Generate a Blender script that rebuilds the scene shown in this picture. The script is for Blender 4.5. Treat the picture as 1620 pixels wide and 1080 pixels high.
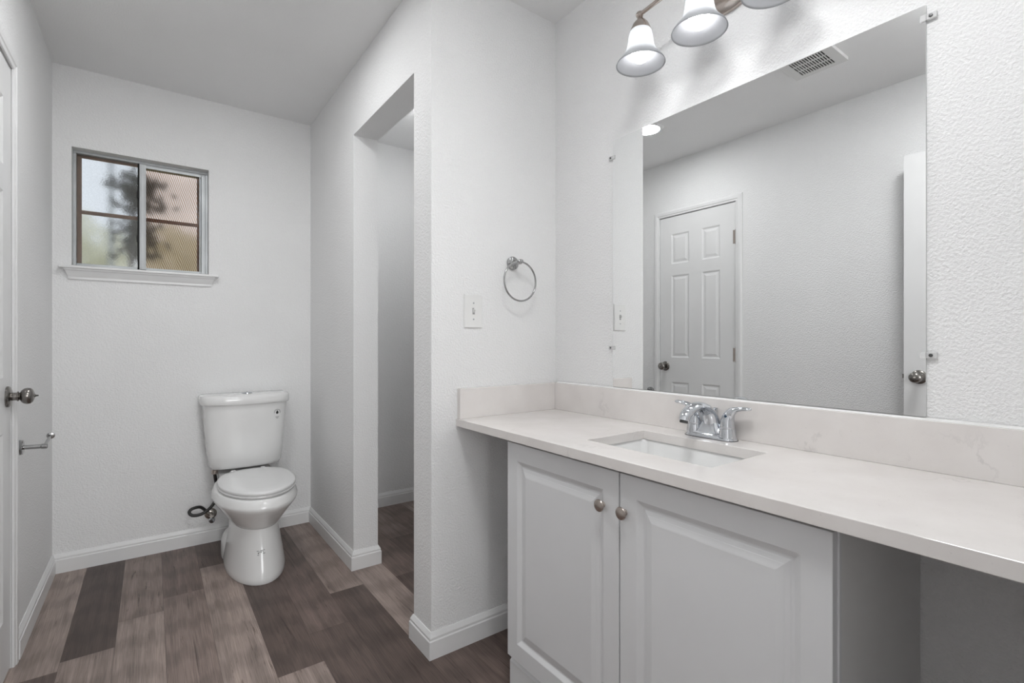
import bpy, bmesh, math, random
from mathutils import Vector, Matrix
random.seed(4)
S = bpy.context.scene
COL = S.collection
for o in list(bpy.data.objects):
    bpy.data.objects.remove(o)

# ------------------------------------------------------------------ camera, world, lights, exposure
H = 2.44                      # ceiling height
XL, XP, XM = -0.385, 0.79, 1.366    # left wall, partition face, mirror wall
D, YE = 3.19, 1.56            # back wall, nook end wall
YAW = math.radians(36.16)

cd = bpy.data.cameras.new('camera')
cam = bpy.data.objects.new('camera', cd)
COL.objects.link(cam)
cam.location = (0, 0, 1.108)
cam.rotation_euler = (math.pi / 2, 0, -YAW)
cd.sensor_fit = 'HORIZONTAL'
cd.sensor_width = 36
cd.lens = 779 / 1620 * 36
cd.clip_start = 0.02
S.camera = cam

S.view_settings.view_transform = 'Standard'
S.view_settings.look = 'None'
S.view_settings.exposure = 0.15
S.view_settings.gamma = 1
S.view_settings.use_curve_mapping = False

W = bpy.data.worlds.new('overcast_sky')
S.world = W
W.use_nodes = True
bg = W.node_tree.nodes['Background']
bg.inputs['Color'].default_value = (0.86, 0.92, 1.0, 1)
SKY = 0.82
bg.inputs['Strength'].default_value = SKY

BULB = 11.0
RECESS = 118.0
ENTRY_FILL = 37.0  # strength of the added, unseen fill light at the entry
CLOSET_FILL = 50.0  # strength of the added, unseen fill light in the closet
HALL_FILL_W = 68.0  # power of the added fill light behind the camera

def area(name, loc, rot, sx, sy, power, color=(1, 1, 1)):
    l = bpy.data.lights.new(name, 'AREA')
    l.shape = 'RECTANGLE'; l.size = sx; l.size_y = sy
    l.energy = power; l.color = color
    o = bpy.data.objects.new(name, l)
    o.location = loc; o.rotation_euler = rot
    COL.objects.link(o)
    return o
# window-sized fill light added in the unseen bedroom behind the camera
area('bedroom_fill_light', (0.2, -2.85, 1.45), (math.radians(90), 0, 0), 2.2, 1.5, HALL_FILL_W, (0.985, 0.995, 1.0))

# ------------------------------------------------------------------ materials
def nt(name):
    m = bpy.data.materials.new(name); m.use_nodes = True
    n = m.node_tree.nodes; l = m.node_tree.links
    return m, n, l, n['Principled BSDF']

def noise(n, l, scale, detail=3, rough=0.5, vec='Object', stretch=None):
    tc = n.new('ShaderNodeTexCoord')
    t = n.new('ShaderNodeTexNoise')
    t.inputs['Scale'].default_value = scale
    t.inputs['Detail'].default_value = detail
    t.inputs['Roughness'].default_value = rough
    if stretch:
        mp = n.new('ShaderNodeMapping'); mp.inputs['Scale'].default_value = stretch
        l.new(tc.outputs[vec], mp.inputs['Vector']); l.new(mp.outputs[0], t.inputs['Vector'])
    else:
        l.new(tc.outputs[vec], t.inputs['Vector'])
    return t

def ramp(n, stops):
    r = n.new('ShaderNodeValToRGB')
    e = r.color_ramp.elements
    e[0].position, e[0].color = stops[0][0], (*stops[0][1], 1)
    e[1].position, e[1].color = stops[-1][0], (*stops[-1][1], 1)
    for p, c in stops[1:-1]:
        x = e.new(p); x.color = (*c, 1)
    return r

def plain(name, col, rough=0.5, metal=0.0, spec=0.5, coat=0.0, bump=None, var=0.03):
    """procedural paint / ceramic / metal: slight tone variation, optional fine bump"""
    m, n, l, b = nt(name)
    t = noise(n, l, 6, 2)
    r = ramp(n, [(0.3, tuple(c * (1 - var) for c in col)), (0.7, col)])
    l.new(t.outputs['Fac'], r.inputs[0]); l.new(r.outputs[0], b.inputs['Base Color'])
    b.inputs['Roughness'].default_value = rough
    b.inputs['Metallic'].default_value = metal
    b.inputs['Specular IOR Level'].default_value = spec
    b.inputs['Coat Weight'].default_value = coat
    if bump:
        t2 = noise(n, l, bump[0], 3, 0.55)
        bp = n.new('ShaderNodeBump'); bp.inputs['Strength'].default_value = bump[1]
        bp.inputs['Distance'].default_value = bump[2]
        l.new(t2.outputs['Fac'], bp.inputs['Height']); l.new(bp.outputs[0], b.inputs['Normal'])
    return m

M = {}
def wallpaint(name, col, strength):
    m, n, l, b = nt(name)
    t = noise(n, l, 3, 2); r = ramp(n, [(0.3, tuple(c * .975 for c in col)), (0.7, col)])
    l.new(t.outputs['Fac'], r.inputs[0]); l.new(r.outputs[0], b.inputs['Base Color'])
    b.inputs['Roughness'].default_value = 0.55
    b.inputs['Specular IOR Level'].default_value = 0.3
    a = noise(n, l, 150, 3, 0.55)
    rr = ramp(n, [(0.38, (0, 0, 0)), (0.68, (1, 1, 1))])
    l.new(a.outputs['Fac'], rr.inputs[0])
    bp = n.new('ShaderNodeBump'); bp.inputs['Strength'].default_value = strength
    bp.inputs['Distance'].default_value = 0.0018
    l.new(rr.outputs[0], bp.inputs['Height']); l.new(bp.outputs[0], b.inputs['Normal'])
    return m
M['wall'] = wallpaint('textured_wall_paint', (0.86, 0.86, 0.86), 0.75)
M['ceil'] = wallpaint('ceiling_paint', (0.88, 0.88, 0.88), 0.35)
M['trim'] = plain('semi_gloss_trim_paint', (0.80, 0.80, 0.80), 0.32)
M['door'] = plain('door_paint', (0.78, 0.78, 0.78), 0.35)
M['cab'] = plain('cabinet_thermofoil', (0.74, 0.745, 0.755), 0.38)
M['cabside'] = plain('cabinet_side_laminate', (0.80, 0.795, 0.785), 0.45)
M['ceramic'] = plain('white_vitreous_china', (0.84, 0.84, 0.835), 0.12, coat=0.3)
M['seatplastic'] = plain('white_seat_plastic', (0.80, 0.80, 0.80), 0.22)
M['chrome'] = plain('chrome', (0.64, 0.66, 0.69), 0.06, metal=1)
M['chrome2'] = plain('dark_chrome', (0.40, 0.40, 0.40), 0.16, metal=1, var=0.1)  # darker chrome for the towel ring and paper holder
M['nickel'] = plain('satin_nickel', (0.52, 0.46, 0.42), 0.27, metal=1, var=0.1)
M['knobnickel'] = plain('dark_satin_nickel', (0.27, 0.255, 0.24), 0.25, metal=1, var=0.1)
M['black'] = plain('black_rubber', (0.018, 0.017, 0.016), 0.4)
M['brass'] = plain('worn_valve_metal', (0.55, 0.52, 0.48), 0.25, metal=1, var=0.25)
M['plate'] = plain('white_switch_plastic', (0.80, 0.80, 0.79), 0.3)
M['alu'] = plain('weathered_aluminium', (0.50, 0.52, 0.53), 0.42, metal=0.35, bump=(60, 0.2, 0.001), var=0.25)
M['alulight'] = plain('painted_aluminium', (0.58, 0.60, 0.61), 0.42, metal=0.1, bump=(60, 0.2, 0.001), var=0.2)
M['brownbar'] = plain('brown_screen_bar', (0.26, 0.15, 0.095), 0.6, var=0.3)
M['darkgap'] = plain('dark_gap', (0.02, 0.02, 0.02), 0.9)
M['clip'] = None
M['screw'] = plain('screw_steel', (0.10, 0.10, 0.10), 0.35, metal=0.8)
M['caulk'] = plain('white_caulk', (0.83, 0.83, 0.82), 0.4)
M['blue'] = plain('blue_dot', (0.01, 0.035, 0.07), 0.3)
M['ink'] = plain('black_print', (0.02, 0.02, 0.02), 0.6)
M['greyink'] = plain('grey_print', (0.22, 0.22, 0.22), 0.6)
M['paper'] = plain('white_sticker', (0.80, 0.80, 0.80), 0.4)
M['leaf'] = plain('dark_foliage', (0.05, 0.045, 0.03), 0.7, var=0.4)
M['hedge'] = plain('pale_hedge_leaf', (0.84, 0.82, 0.64), 0.8, var=0.15)
M['bark'] = plain('tree_bark', (0.06, 0.05, 0.04), 0.8, var=0.4)
M['grass'] = plain('dry_grass', (0.42, 0.40, 0.20), 0.9, bump=(30, 0.5, 0.02), var=0.3)
M['bone'] = plain('fan_grille_plastic', (0.74, 0.74, 0.73), 0.4)

# clear clip plastic
m, n, l, b = nt('clear_clip_plastic')
b.inputs['Base Color'].default_value = (0.9, 0.9, 0.9, 1); b.inputs['Roughness'].default_value = 0.12
b.inputs['Transmission Weight'].default_value = 0.35; b.inputs['IOR'].default_value = 1.2
t = noise(n, l, 40, 2); bp = n.new('ShaderNodeBump'); bp.inputs['Strength'].default_value = 0.05
l.new(t.outputs['Fac'], bp.inputs['Height']); l.new(bp.outputs[0], b.inputs['Normal'])
M['clip'] = m

# mirror silvering
m, n, l, b = nt('mirror_silver')
t = noise(n, l, 2, 1); r = ramp(n, [(0.3, (0.875, 0.885, 0.885)), (0.7, (0.885, 0.89, 0.89))])
l.new(t.outputs['Fac'], r.inputs[0]); l.new(r.outputs[0], b.inputs['Base Color'])
b.inputs['Metallic'].default_value = 1; b.inputs['Roughness'].default_value = 0.0
M['mirror'] = m

# quartz
m, n, l, b = nt('white_quartz')
t = noise(n, l, 2.2, 8, 0.62, stretch=(1.0, 1.6, 1.0))
mu = n.new('ShaderNodeMath'); mu.operation = 'SUBTRACT'; mu.inputs[1].default_value = 0.5
ab = n.new('ShaderNodeMath'); ab.operation = 'ABSOLUTE'
l.new(t.outputs['Fac'], mu.inputs[0]); l.new(mu.outputs[0], ab.inputs[0])
vr = ramp(n, [(0.0, (1, 1, 1)), (0.012, (0, 0, 0))]); l.new(ab.outputs[0], vr.inputs[0])
patch = noise(n, l, 5, 3); pr = ramp(n, [(0.56, (0, 0, 0)), (0.70, (1, 1, 1))]); l.new(patch.outputs['Fac'], pr.inputs[0])
mul = n.new('ShaderNodeMath'); mul.operation = 'MULTIPLY'
l.new(vr.outputs[0], mul.inputs[0]); l.new(pr.outputs[0], mul.inputs[1])
mul2 = n.new('ShaderNodeMath'); mul2.operation = 'MULTIPLY'; mul2.inputs[1].default_value = 0.35
l.new(mul.outputs[0], mul2.inputs[0])
cl = noise(n, l, 9, 4); cr = ramp(n, [(0.3, (0.725, 0.69, 0.67)), (0.7, (0.785, 0.755, 0.735))])
l.new(cl.outputs['Fac'], cr.inputs[0])
mx = n.new('ShaderNodeMix'); mx.data_type = 'RGBA'
l.new(mul2.outputs[0], mx.inputs[0]); l.new(cr.outputs[0], mx.inputs[6]); mx.inputs[7].default_value = (0.40, 0.38, 0.37, 1)
sp = noise(n, l, 160, 2); sr = ramp(n, [(0.69, (0, 0, 0)), (0.76, (1, 1, 1))]); l.new(sp.outputs['Fac'], sr.inputs[0])
sm = n.new('ShaderNodeMath'); sm.operation = 'MULTIPLY'; sm.inputs[1].default_value = 0.22; l.new(sr.outputs[0], sm.inputs[0])
mx2 = n.new('ShaderNodeMix'); mx2.data_type = 'RGBA'
l.new(sm.outputs[0], mx2.inputs[0]); l.new(mx.outputs[2], mx2.inputs[6]); mx2.inputs[7].default_value = (0.42, 0.40, 0.39, 1)
l.new(mx2.outputs[2], b.inputs['Base Color']); b.inputs['Roughness'].default_value = 0.16
M['quartz'] = m

# frosted shade glass and lamp
m, n, l, b = nt('frosted_shade_glass')
n.remove(b)
out = n['Material Output']
tr = n.new('ShaderNodeBsdfTranslucent'); di = n.new('ShaderNodeBsdfDiffuse'); gl = n.new('ShaderNodeBsdfGlossy'); tp = n.new('ShaderNodeBsdfTransparent')
t = noise(n, l, 12, 2); r = ramp(n, [(0.3, (0.58, 0.59, 0.60)), (0.7, (0.62, 0.63, 0.64))])
l.new(t.outputs['Fac'], r.inputs[0]); l.new(r.outputs[0], tr.inputs[0]); di.inputs[0].default_value = (0.48, 0.48, 0.50, 1)
gl.inputs['Roughness'].default_value = 0.25
a1 = n.new('ShaderNodeMixShader'); a1.inputs[0].default_value = 0.35; l.new(tr.outputs[0], a1.inputs[1]); l.new(di.outputs[0], a1.inputs[2])
a2 = n.new('ShaderNodeMixShader'); a2.inputs[0].default_value = 0.05; l.new(a1.outputs[0], a2.inputs[1]); l.new(gl.outputs[0], a2.inputs[2])
a3 = n.new('ShaderNodeMixShader'); a3.inputs[0].default_value = 0.0; l.new(a2.outputs[0], a3.inputs[1]); l.new(tp.outputs[0], a3.inputs[2])
l.new(a3.outputs[0], out.inputs[0])
M['shade'] = m

def emis(name, col, s):
    m, n, l, b = nt(name)
    t = noise(n, l, 5, 1); r = ramp(n, [(0.3, tuple(c * .98 for c in col)), (0.7, col)])
    l.new(t.outputs['Fac'], r.inputs[0]); l.new(r.outputs[0], b.inputs['Emission Color'])
    b.inputs['Base Color'].default_value = (0.9, 0.9, 0.9, 1)
    b.inputs['Emission Strength'].default_value = s
    return m
M['bulb'] = emis('glowing_bulb', (0.985, 0.995, 1.0), BULB)
M['closet_fill'] = emis('closet_fill_lens', (0.985, 0.995, 1.0), CLOSET_FILL)
M['entry_fill'] = emis('entry_fill_lens', (0.985, 0.995, 1.0), ENTRY_FILL)
M['led'] = emis('recessed_led_lens', (0.985, 0.995, 1.0), RECESS)

# obscure glass panes
def obscure(name, tint, ripple, rough):
    m, n, l, b = nt(name)
    b.inputs['Transmission Weight'].default_value = 1; b.inputs['IOR'].default_value = 1.22 if ripple else 1.45
    b.inputs['Roughness'].default_value = rough
    tc = n.new('ShaderNodeTexCoord')
    if ripple:
        w = n.new('ShaderNodeTexWave'); w.wave_type = 'BANDS'; w.bands_direction = 'DIAGONAL'
        w.inputs['Scale'].default_value = 42; w.inputs['Distortion'].default_value = 5.0
        w.inputs['Detail'].default_value = 1.0; w.inputs['Detail Scale'].default_value = 0.35
        mp = n.new('ShaderNodeMapping'); mp.inputs['Scale'].default_value = (1.6, 0.0, 0.5)
        l.new(tc.outputs['Object'], mp.inputs[0]); l.new(mp.outputs[0], w.inputs[0])
        r = ramp(n, [(0.15, tint[0]), (0.85, tint[1])])
        l.new(w.outputs['Fac'], r.inputs[0])
        l.new(r.outputs[0], b.inputs['Base Color'])
        src = w.outputs['Fac']; st = 0.03
    else:
        t = noise(n, l, 180, 2)
        r = ramp(n, [(0.3, tint[0]), (0.7, tint[1])]); l.new(t.outputs['Fac'], r.inputs[0]); l.new(r.outputs[0], b.inputs['Base Color'])
        src = t.outputs['Fac']; st = 0.15
    bp = n.new('ShaderNodeBump'); bp.inputs['Strength'].default_value = st; bp.inputs['Distance'].default_value = 0.001
    l.new(src, bp.inputs['Height']); l.new(bp.outputs[0], b.inputs['Normal'])
    return m
M['pane_clear'] = obscure('pebbled_obscure_glass', ((0.86, 0.88, 0.88), (0.97, 0.98, 0.98)), False, 0.10)
M['pane_reed'] = obscure('rippled_obscure_glass', ((0.50, 0.33, 0.22), (0.84, 0.75, 0.70)), True, 0.17)

# vinyl plank floor : tone per plank from a face attribute, grain from the plank's own UVs
m, n, l, b = nt('vinyl_plank_floor')
at = n.new('ShaderNodeAttribute'); at.attribute_name = 'tone'
uv = n.new('ShaderNodeUVMap'); uv.uv_map = 'grain'
base = ramp(n, [(0.0, (0.075, 0.052, 0.045)), (0.5, (0.215, 0.160, 0.140)), (1.0, (0.41, 0.332, 0.296))])
l.new(at.outputs['Fac'], base.inputs[0])
def gn(scale, st, detail, dist=0.0, rough=0.6):
    mp = n.new('ShaderNodeMapping'); mp.inputs['Scale'].default_value = st
    t = n.new('ShaderNodeTexNoise'); t.inputs['Scale'].default_value = scale; t.inputs['Detail'].default_value = detail
    t.inputs['Distortion'].default_value = dist; t.inputs['Roughness'].default_value = rough
    l.new(uv.outputs[0], mp.inputs[0]); l.new(mp.outputs[0], t.inputs[0])
    return t
fine = gn(1, (300, 7, 1), 5, 0.3)            # fine pores
band = gn(1, (30, 1.1, 1), 4, 0.6)            # soft long bands
big = gn(1, (6, .7, 1), 3, 0.5)
# cathedral rings
mpw = n.new('ShaderNodeMapping'); mpw.inputs['Scale'].default_value = (7, 0.55, 1)
ww = n.new('ShaderNodeTexWave'); ww.wave_type = 'RINGS'; ww.inputs['Scale'].default_value = 2.6
ww.inputs['Distortion'].default_value = 4.0; ww.inputs['Detail'].default_value = 3; ww.inputs['Detail Scale'].default_value = 0.9
l.new(uv.outputs[0], mpw.inputs[0]); l.new(mpw.outputs[0], ww.inputs[0])
def mulcol(a, fac, lo, hi, p0=0.3, p1=0.7):
    r = ramp(n, [(p0, (lo, lo, lo)), (p1, (hi, hi, hi))]); l.new(fac, r.inputs[0])
    x = n.new('ShaderNodeMix'); x.data_type = 'RGBA'; x.blend_type = 'MULTIPLY'; x.inputs[0].default_value = 1
    l.new(a, x.inputs[6]); l.new(r.outputs[0], x.inputs[7]); return x.outputs[2]
c = mulcol(base.outputs[0], fine.outputs['Fac'], 0.70, 1.18)
c = mulcol(c, band.outputs['Fac'], 0.68, 1.16)
c = mulcol(c, big.outputs['Fac'], 0.88, 1.06)
c = mulcol(c, ww.outputs['Fac'], 0.86, 1.06, 0.1, 0.6)
# sparse dark checks along the grain
ck = gn(1, (34, 1.7, 1), 6, 1.9, 0.72)
ckr = ramp(n, [(0.33, (0.30, 0.26, 0.24)), (0.40, (1, 1, 1))]); l.new(ck.outputs['Fac'], ckr.inputs[0])
x = n.new('ShaderNodeMix'); x.data_type = 'RGBA'; x.blend_type = 'MULTIPLY'; x.inputs[0].default_value = 0.8
l.new(c, x.inputs[6]); l.new(ckr.outputs[0], x.inputs[7]); c = x.outputs[2]
l.new(c, b.inputs['Base Color'])
b.inputs['Roughness'].default_value = 0.42
b.inputs['Specular IOR Level'].default_value = 0.35
bp = n.new('ShaderNodeBump'); bp.inputs['Strength'].default_value = 0.15; bp.inputs['Distance'].default_value = 0.001
l.new(fine.outputs['Fac'], bp.inputs['Height']); l.new(bp.outputs[0], b.inputs['Normal'])
M['floor'] = m

# ------------------------------------------------------------------ mesh helpers
def box(bm, x0, x1, y0, y1, z0, z1):
    v = [bm.verts.new((x, y, z)) for x in (x0, x1) for y in (y0, y1) for z in (z0, z1)]
    for f in ((0, 1, 3, 2), (4, 6, 7, 5), (0, 4, 5, 1), (2, 3, 7, 6), (0, 2, 6, 4), (1, 5, 7, 3)):
        bm.faces.new([v[i] for i in f])

def basis(ax):
    w = Vector(ax).normalized()
    u = w.orthogonal().normalized()
    if abs(w.z) > 0.99: u = Vector((1, 0, 0))
    return u, w.cross(u).normalized(), w

def lathe(bm, prof, org, axis=(0, 0, 1), seg=40, cap0=True, cap1=True):
    u, v, w = basis(axis); org = Vector(org)
    rings = []
    for r, h in prof:
        rings.append([bm.verts.new(org + w * h + (u * math.cos(2 * math.pi * i / seg) + v * math.sin(2 * math.pi * i / seg)) * max(r, 1e-4)) for i in range(seg)])
    for a, b_ in zip(rings, rings[1:]):
        for i in range(seg):
            bm.faces.new((a[i], a[(i + 1) % seg], b_[(i + 1) % seg], b_[i]))
    if cap0: bm.faces.new(rings[0][::-1])
    if cap1: bm.faces.new(rings[-1])

def catmull(P, k=8, closed=False):
    P = [Vector(p) for p in P]; out = []
    n_ = len(P)
    rng = range(n_ if closed else n_ - 1)
    for i in rng:
        if closed: p0, p1, p2, p3 = P[i - 1], P[i], P[(i + 1) % n_], P[(i + 2) % n_]
        else: p0, p1, p2, p3 = P[max(i - 1, 0)], P[i], P[i + 1], P[min(i + 2, n_ - 1)]
        for j in range(k):
            t = j / k
            out.append(0.5 * ((2 * p1) + (p2 - p0) * t + (2 * p0 - 5 * p1 + 4 * p2 - p3) * t * t + (3 * p1 - p0 - 3 * p2 + p3) * t ** 3))
    if not closed: out.append(P[-1])
    return out

def tube(bm, pts, rad, seg=16, closed=False, flat=None, up=None):
    """tube along points; rad number or list; flat = list of (ru, rv) scale for oval sections"""
    pts = [Vector(p) for p in pts]; n_ = len(pts)
    rings = []; pu = None
    for i, p in enumerate(pts):
        if closed: d = (pts[(i + 1) % n_] - pts[i - 1]).normalized()
        else: d = (pts[min(i + 1, n_ - 1)] - pts[max(i - 1, 0)]).normalized()
        if up is not None: u = (Vector(up) - d * d.dot(Vector(up))).normalized()
        elif pu is None: u = d.orthogonal().normalized()
        else: u = (pu - d * d.dot(pu)).normalized()
        pu = u; v = d.cross(u)
        r = rad[i] if isinstance(rad, (list, tuple)) else rad
        fu, fv = flat[i] if flat else (1, 1)
        rings.append([bm.verts.new(p + u * math.cos(2 * math.pi * k / seg) * r * fu + v * math.sin(2 * math.pi * k / seg) * r * fv) for k in range(seg)])
    m_ = n_ if closed else n_ - 1
    for i in range(m_):
        a, b_ = rings[i], rings[(i + 1) % n_]
        for k in range(seg):
            bm.faces.new((a[k], a[(k + 1) % seg], b_[(k + 1) % seg], b_[k]))
    if not closed:
        bm.faces.new(rings[0][::-1]); bm.faces.new(rings[-1])

def loft(bm, rings, cap0=True, cap1=True):
    R = [[bm.verts.new(p) for p in r] for r in rings]
    n_ = len(R[0])
    for a, b_ in zip(R, R[1:]):
        for k in range(n_):
            bm.faces.new((a[k], a[(k + 1) % n_], b_[(k + 1) % n_], b_[k]))
    if cap0: bm.faces.new(R[0][::-1])
    if cap1: bm.faces.new(R[-1])

def sweep(bm, path, prof, mp, closed_prof=True):
    """path: 2-D polyline; prof: (lateral, height) pairs; lateral to the LEFT of travel; mp(a,b,h)->xyz"""
    P = [Vector((p[0], p[1])) for p in path]
    rings = []
    for i, p in enumerate(P):
        d1 = (P[i] - P[i - 1]).normalized() if i > 0 else None
        d2 = (P[i + 1] - P[i]).normalized() if i < len(P) - 1 else None
        n1 = Vector((-d1.y, d1.x)) if d1 else None
        n2 = Vector((-d2.y, d2.x)) if d2 else None
        if n1 and n2:
            nn = (n1 + n2); nn = nn / nn.length_squared * 2 if nn.length > 1e-6 else n1
        else: nn = n1 or n2
        rings.append([bm.verts.new(mp(p.x + nn.x * a, p.y + nn.y * a, h)) for a, h in prof])
    k = len(prof)
    for a, b_ in zip(rings, rings[1:]):
        for j in range(k):
            bm.faces.new((a[j], a[(j + 1) % k], b_[(j + 1) % k], b_[j]))
    bm.faces.new(rings[0][::-1]); bm.faces.new(rings[-1])

def panelled(bm, y0, y1, z0, z1, xb, xf, panels, rings):
    """slab in the YZ plane, front at xf, back at xb, with sunk and raised panels on the front.
    rings: list of (inset, depth) from the panel's outer rectangle, depth measured into the slab"""
    s = 1 if xf > xb else -1
    ys = sorted({y0, y1, *[p[0] for p in panels], *[p[1] for p in panels]})
    zs = sorted({z0, z1, *[p[2] for p in panels], *[p[3] for p in panels]})
    V = {}
    def vv(x, y, z):
        k = (round(x, 5), round(y, 5), round(z, 5))
        if k not in V: V[k] = bm.verts.new((x, y, z))
        return V[k]
    for i in range(len(ys) - 1):
        for j in range(len(zs) - 1):
            cy, cz = (ys[i] + ys[i + 1]) / 2, (zs[j] + zs[j + 1]) / 2
            if not any(p[0] < cy < p[1] and p[2] < cz < p[3] for p in panels):
                bm.faces.new([vv(xf, ys[i], zs[j]), vv(xf, ys[i + 1], zs[j]), vv(xf, ys[i + 1], zs[j + 1]), vv(xf, ys[i], zs[j + 1])])
            bm.faces.new([vv(xb, ys[i], zs[j]), vv(xb, ys[i + 1], zs[j]), vv(xb, ys[i + 1], zs[j + 1]), vv(xb, ys[i], zs[j + 1])])
    for i in range(len(ys) - 1):
        for z in (z0, z1): bm.faces.new([vv(xf, ys[i], z), vv(xf, ys[i + 1], z), vv(xb, ys[i + 1], z), vv(xb, ys[i], z)])
    for j in range(len(zs) - 1):
        for y in (y0, y1): bm.faces.new([vv(xf, y, zs[j]), vv(xf, y, zs[j + 1]), vv(xb, y, zs[j + 1]), vv(xb, y, zs[j])])
    for a, b_, c_, d_ in panels:
        prev = [vv(xf, a, c_), vv(xf, b_, c_), vv(xf, b_, d_), vv(xf, a, d_)]
        # outer rectangle may be split by the grid: build the first ring edge by edge
        for ins, dep in rings:
            x = xf - s * dep
            cur = [bm.verts.new((x, a + ins, c_ + ins)), bm.verts.new((x, b_ - ins, c_ + ins)), bm.verts.new((x, b_ - ins, d_ - ins)), bm.verts.new((x, a + ins, d_ - ins))]
            for k in range(4):
                bm.faces.new((prev[k], prev[(k + 1) % 4], cur[(k + 1) % 4], cur[k]))
            prev = cur
        bm.faces.new(prev)

def rrect(x0, x1, y0, y1, z, r, n_=6):
    pts = []
    for cx, cy, a0 in ((x1 - r, y1 - r, 0), (x0 + r, y1 - r, 90), (x0 + r, y0 + r, 180), (x1 - r, y0 + r, 270)):
        for k in range(n_ + 1):
            a = math.radians(a0 + 90 * k / n_)
            pts.append((cx + r * math.cos(a), cy + r * math.sin(a), z))
    return pts

def finish(name, bm, mat, loc=(0, 0, 0), parent=None, smooth=False, bevel=0.0, subd=0, kind=None, angle=35):
    bmesh.ops.recalc_face_normals(bm, faces=bm.faces[:])
    loc = Vector(loc)
    bmesh.ops.translate(bm, verts=bm.verts[:], vec=-loc)
    me = bpy.data.meshes.new(name); bm.to_mesh(me); bm.free()
    mats = mat if isinstance(mat, (list, tuple)) else [mat]
    for x in mats: me.materials.append(x)
    o = bpy.data.objects.new(name, me); COL.objects.link(o)
    if smooth:
        for p in me.polygons: p.use_smooth = True
    if bevel:
        md = o.modifiers.new('bevel', 'BEVEL'); md.width = bevel; md.segments = 3; md.limit_method = 'ANGLE'; md.angle_limit = math.radians(30)
        md.harden_normals = False
    if subd:
        md = o.modifiers.new('subdivision', 'SUBSURF'); md.levels = subd; md.render_levels = subd
    if smooth and not subd:
        try: me.set_sharp_from_angle(angle=math.radians(angle))
        except Exception: pass
    if parent is not None:
        o.parent = parent
        o.location = loc - world_loc(parent)
    else:
        o.location = loc
    if kind: o['kind'] = kind
    return o

def world_loc(o):
    v = Vector(o.location)
    while o.parent: o = o.parent; v += Vector(o.location)
    return v

def thing(name, label, cat, loc, group=None):
    o = bpy.data.objects.new(name, None); COL.objects.link(o); o.location = loc
    o.empty_display_size = 0.05
    o['label'] = label; o['category'] = cat
    if group: o['group'] = group
    return o
def tag(o, label, cat, group=None):
    o['label'] = label; o['category'] = cat
    if group: o['group'] = group
    return o
def struct_empty(name, loc, label):
    o = bpy.data.objects.new(name, None); COL.objects.link(o); o.location = loc
    o.empty_display_size = 0.05; o['kind'] = 'structure'; o['label'] = label
    return o
def part(name, bm, mat, parent, loc=None, **k):
    return finish(name, bm, mat, world_loc(parent) if loc is None else loc, parent, **k)
def NB(): return bmesh.new()

def wall_grid(bm, xs, ys, holes, mp, t0, t1):
    """solid wall in plane coordinates (a,b), thickness t0..t1, with rectangular holes; mp(a,b,t)->xyz"""
    A = sorted({*xs, *[h[0] for h in holes], *[h[1] for h in holes]})
    B = sorted({*ys, *[h[2] for h in holes], *[h[3] for h in holes]})
    V = {}
    def v(a, b_, t):
        k = (a, b_, t)
        if k not in V: V[k] = bm.verts.new(mp(a, b_, t))
        return V[k]
    def solid(i, j):
        if not (0 <= i < len(A) - 1 and 0 <= j < len(B) - 1): return False
        ca, cb = (A[i] + A[i + 1]) / 2, (B[j] + B[j + 1]) / 2
        return not any(h[0] < ca < h[1] and h[2] < cb < h[3] for h in holes)
    for i in range(len(A) - 1):
        for j in range(len(B) - 1):
            if not solid(i, j): continue
            a0, a1, b0, b1 = A[i], A[i + 1], B[j], B[j + 1]
            for t in (t0, t1): bm.faces.new([v(a0, b0, t), v(a1, b0, t), v(a1, b1, t), v(a0, b1, t)])
            if not solid(i - 1, j): bm.faces.new([v(a0, b0, t0), v(a0, b1, t0), v(a0, b1, t1), v(a0, b0, t1)])
            if not solid(i + 1, j): bm.faces.new([v(a1, b0, t0), v(a1, b1, t0), v(a1, b1, t1), v(a1, b0, t1)])
            if not solid(i, j - 1): bm.faces.new([v(a0, b0, t0), v(a1, b0, t0), v(a1, b0, t1), v(a0, b0, t1)])
            if not solid(i, j + 1): bm.faces.new([v(a0, b1, t0), v(a1, b1, t0), v(a1, b1, t1), v(a0, b1, t1)])

# ------------------------------------------------------------------ the setting
YN0, YN1 = -0.08, 0.04             # near wall with the entry doorway
WX0, WX1, WZ0, WZ1 = -0.316, 0.253, 1.474, 2.055   # window opening
DY0, DY1, DZ = 1.750, 2.350, 2.03  # closet door slab in the left wall
OY0, OY1, OZ = 1.702, 2.386, 2.112 # cased-less opening in the partition

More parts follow.
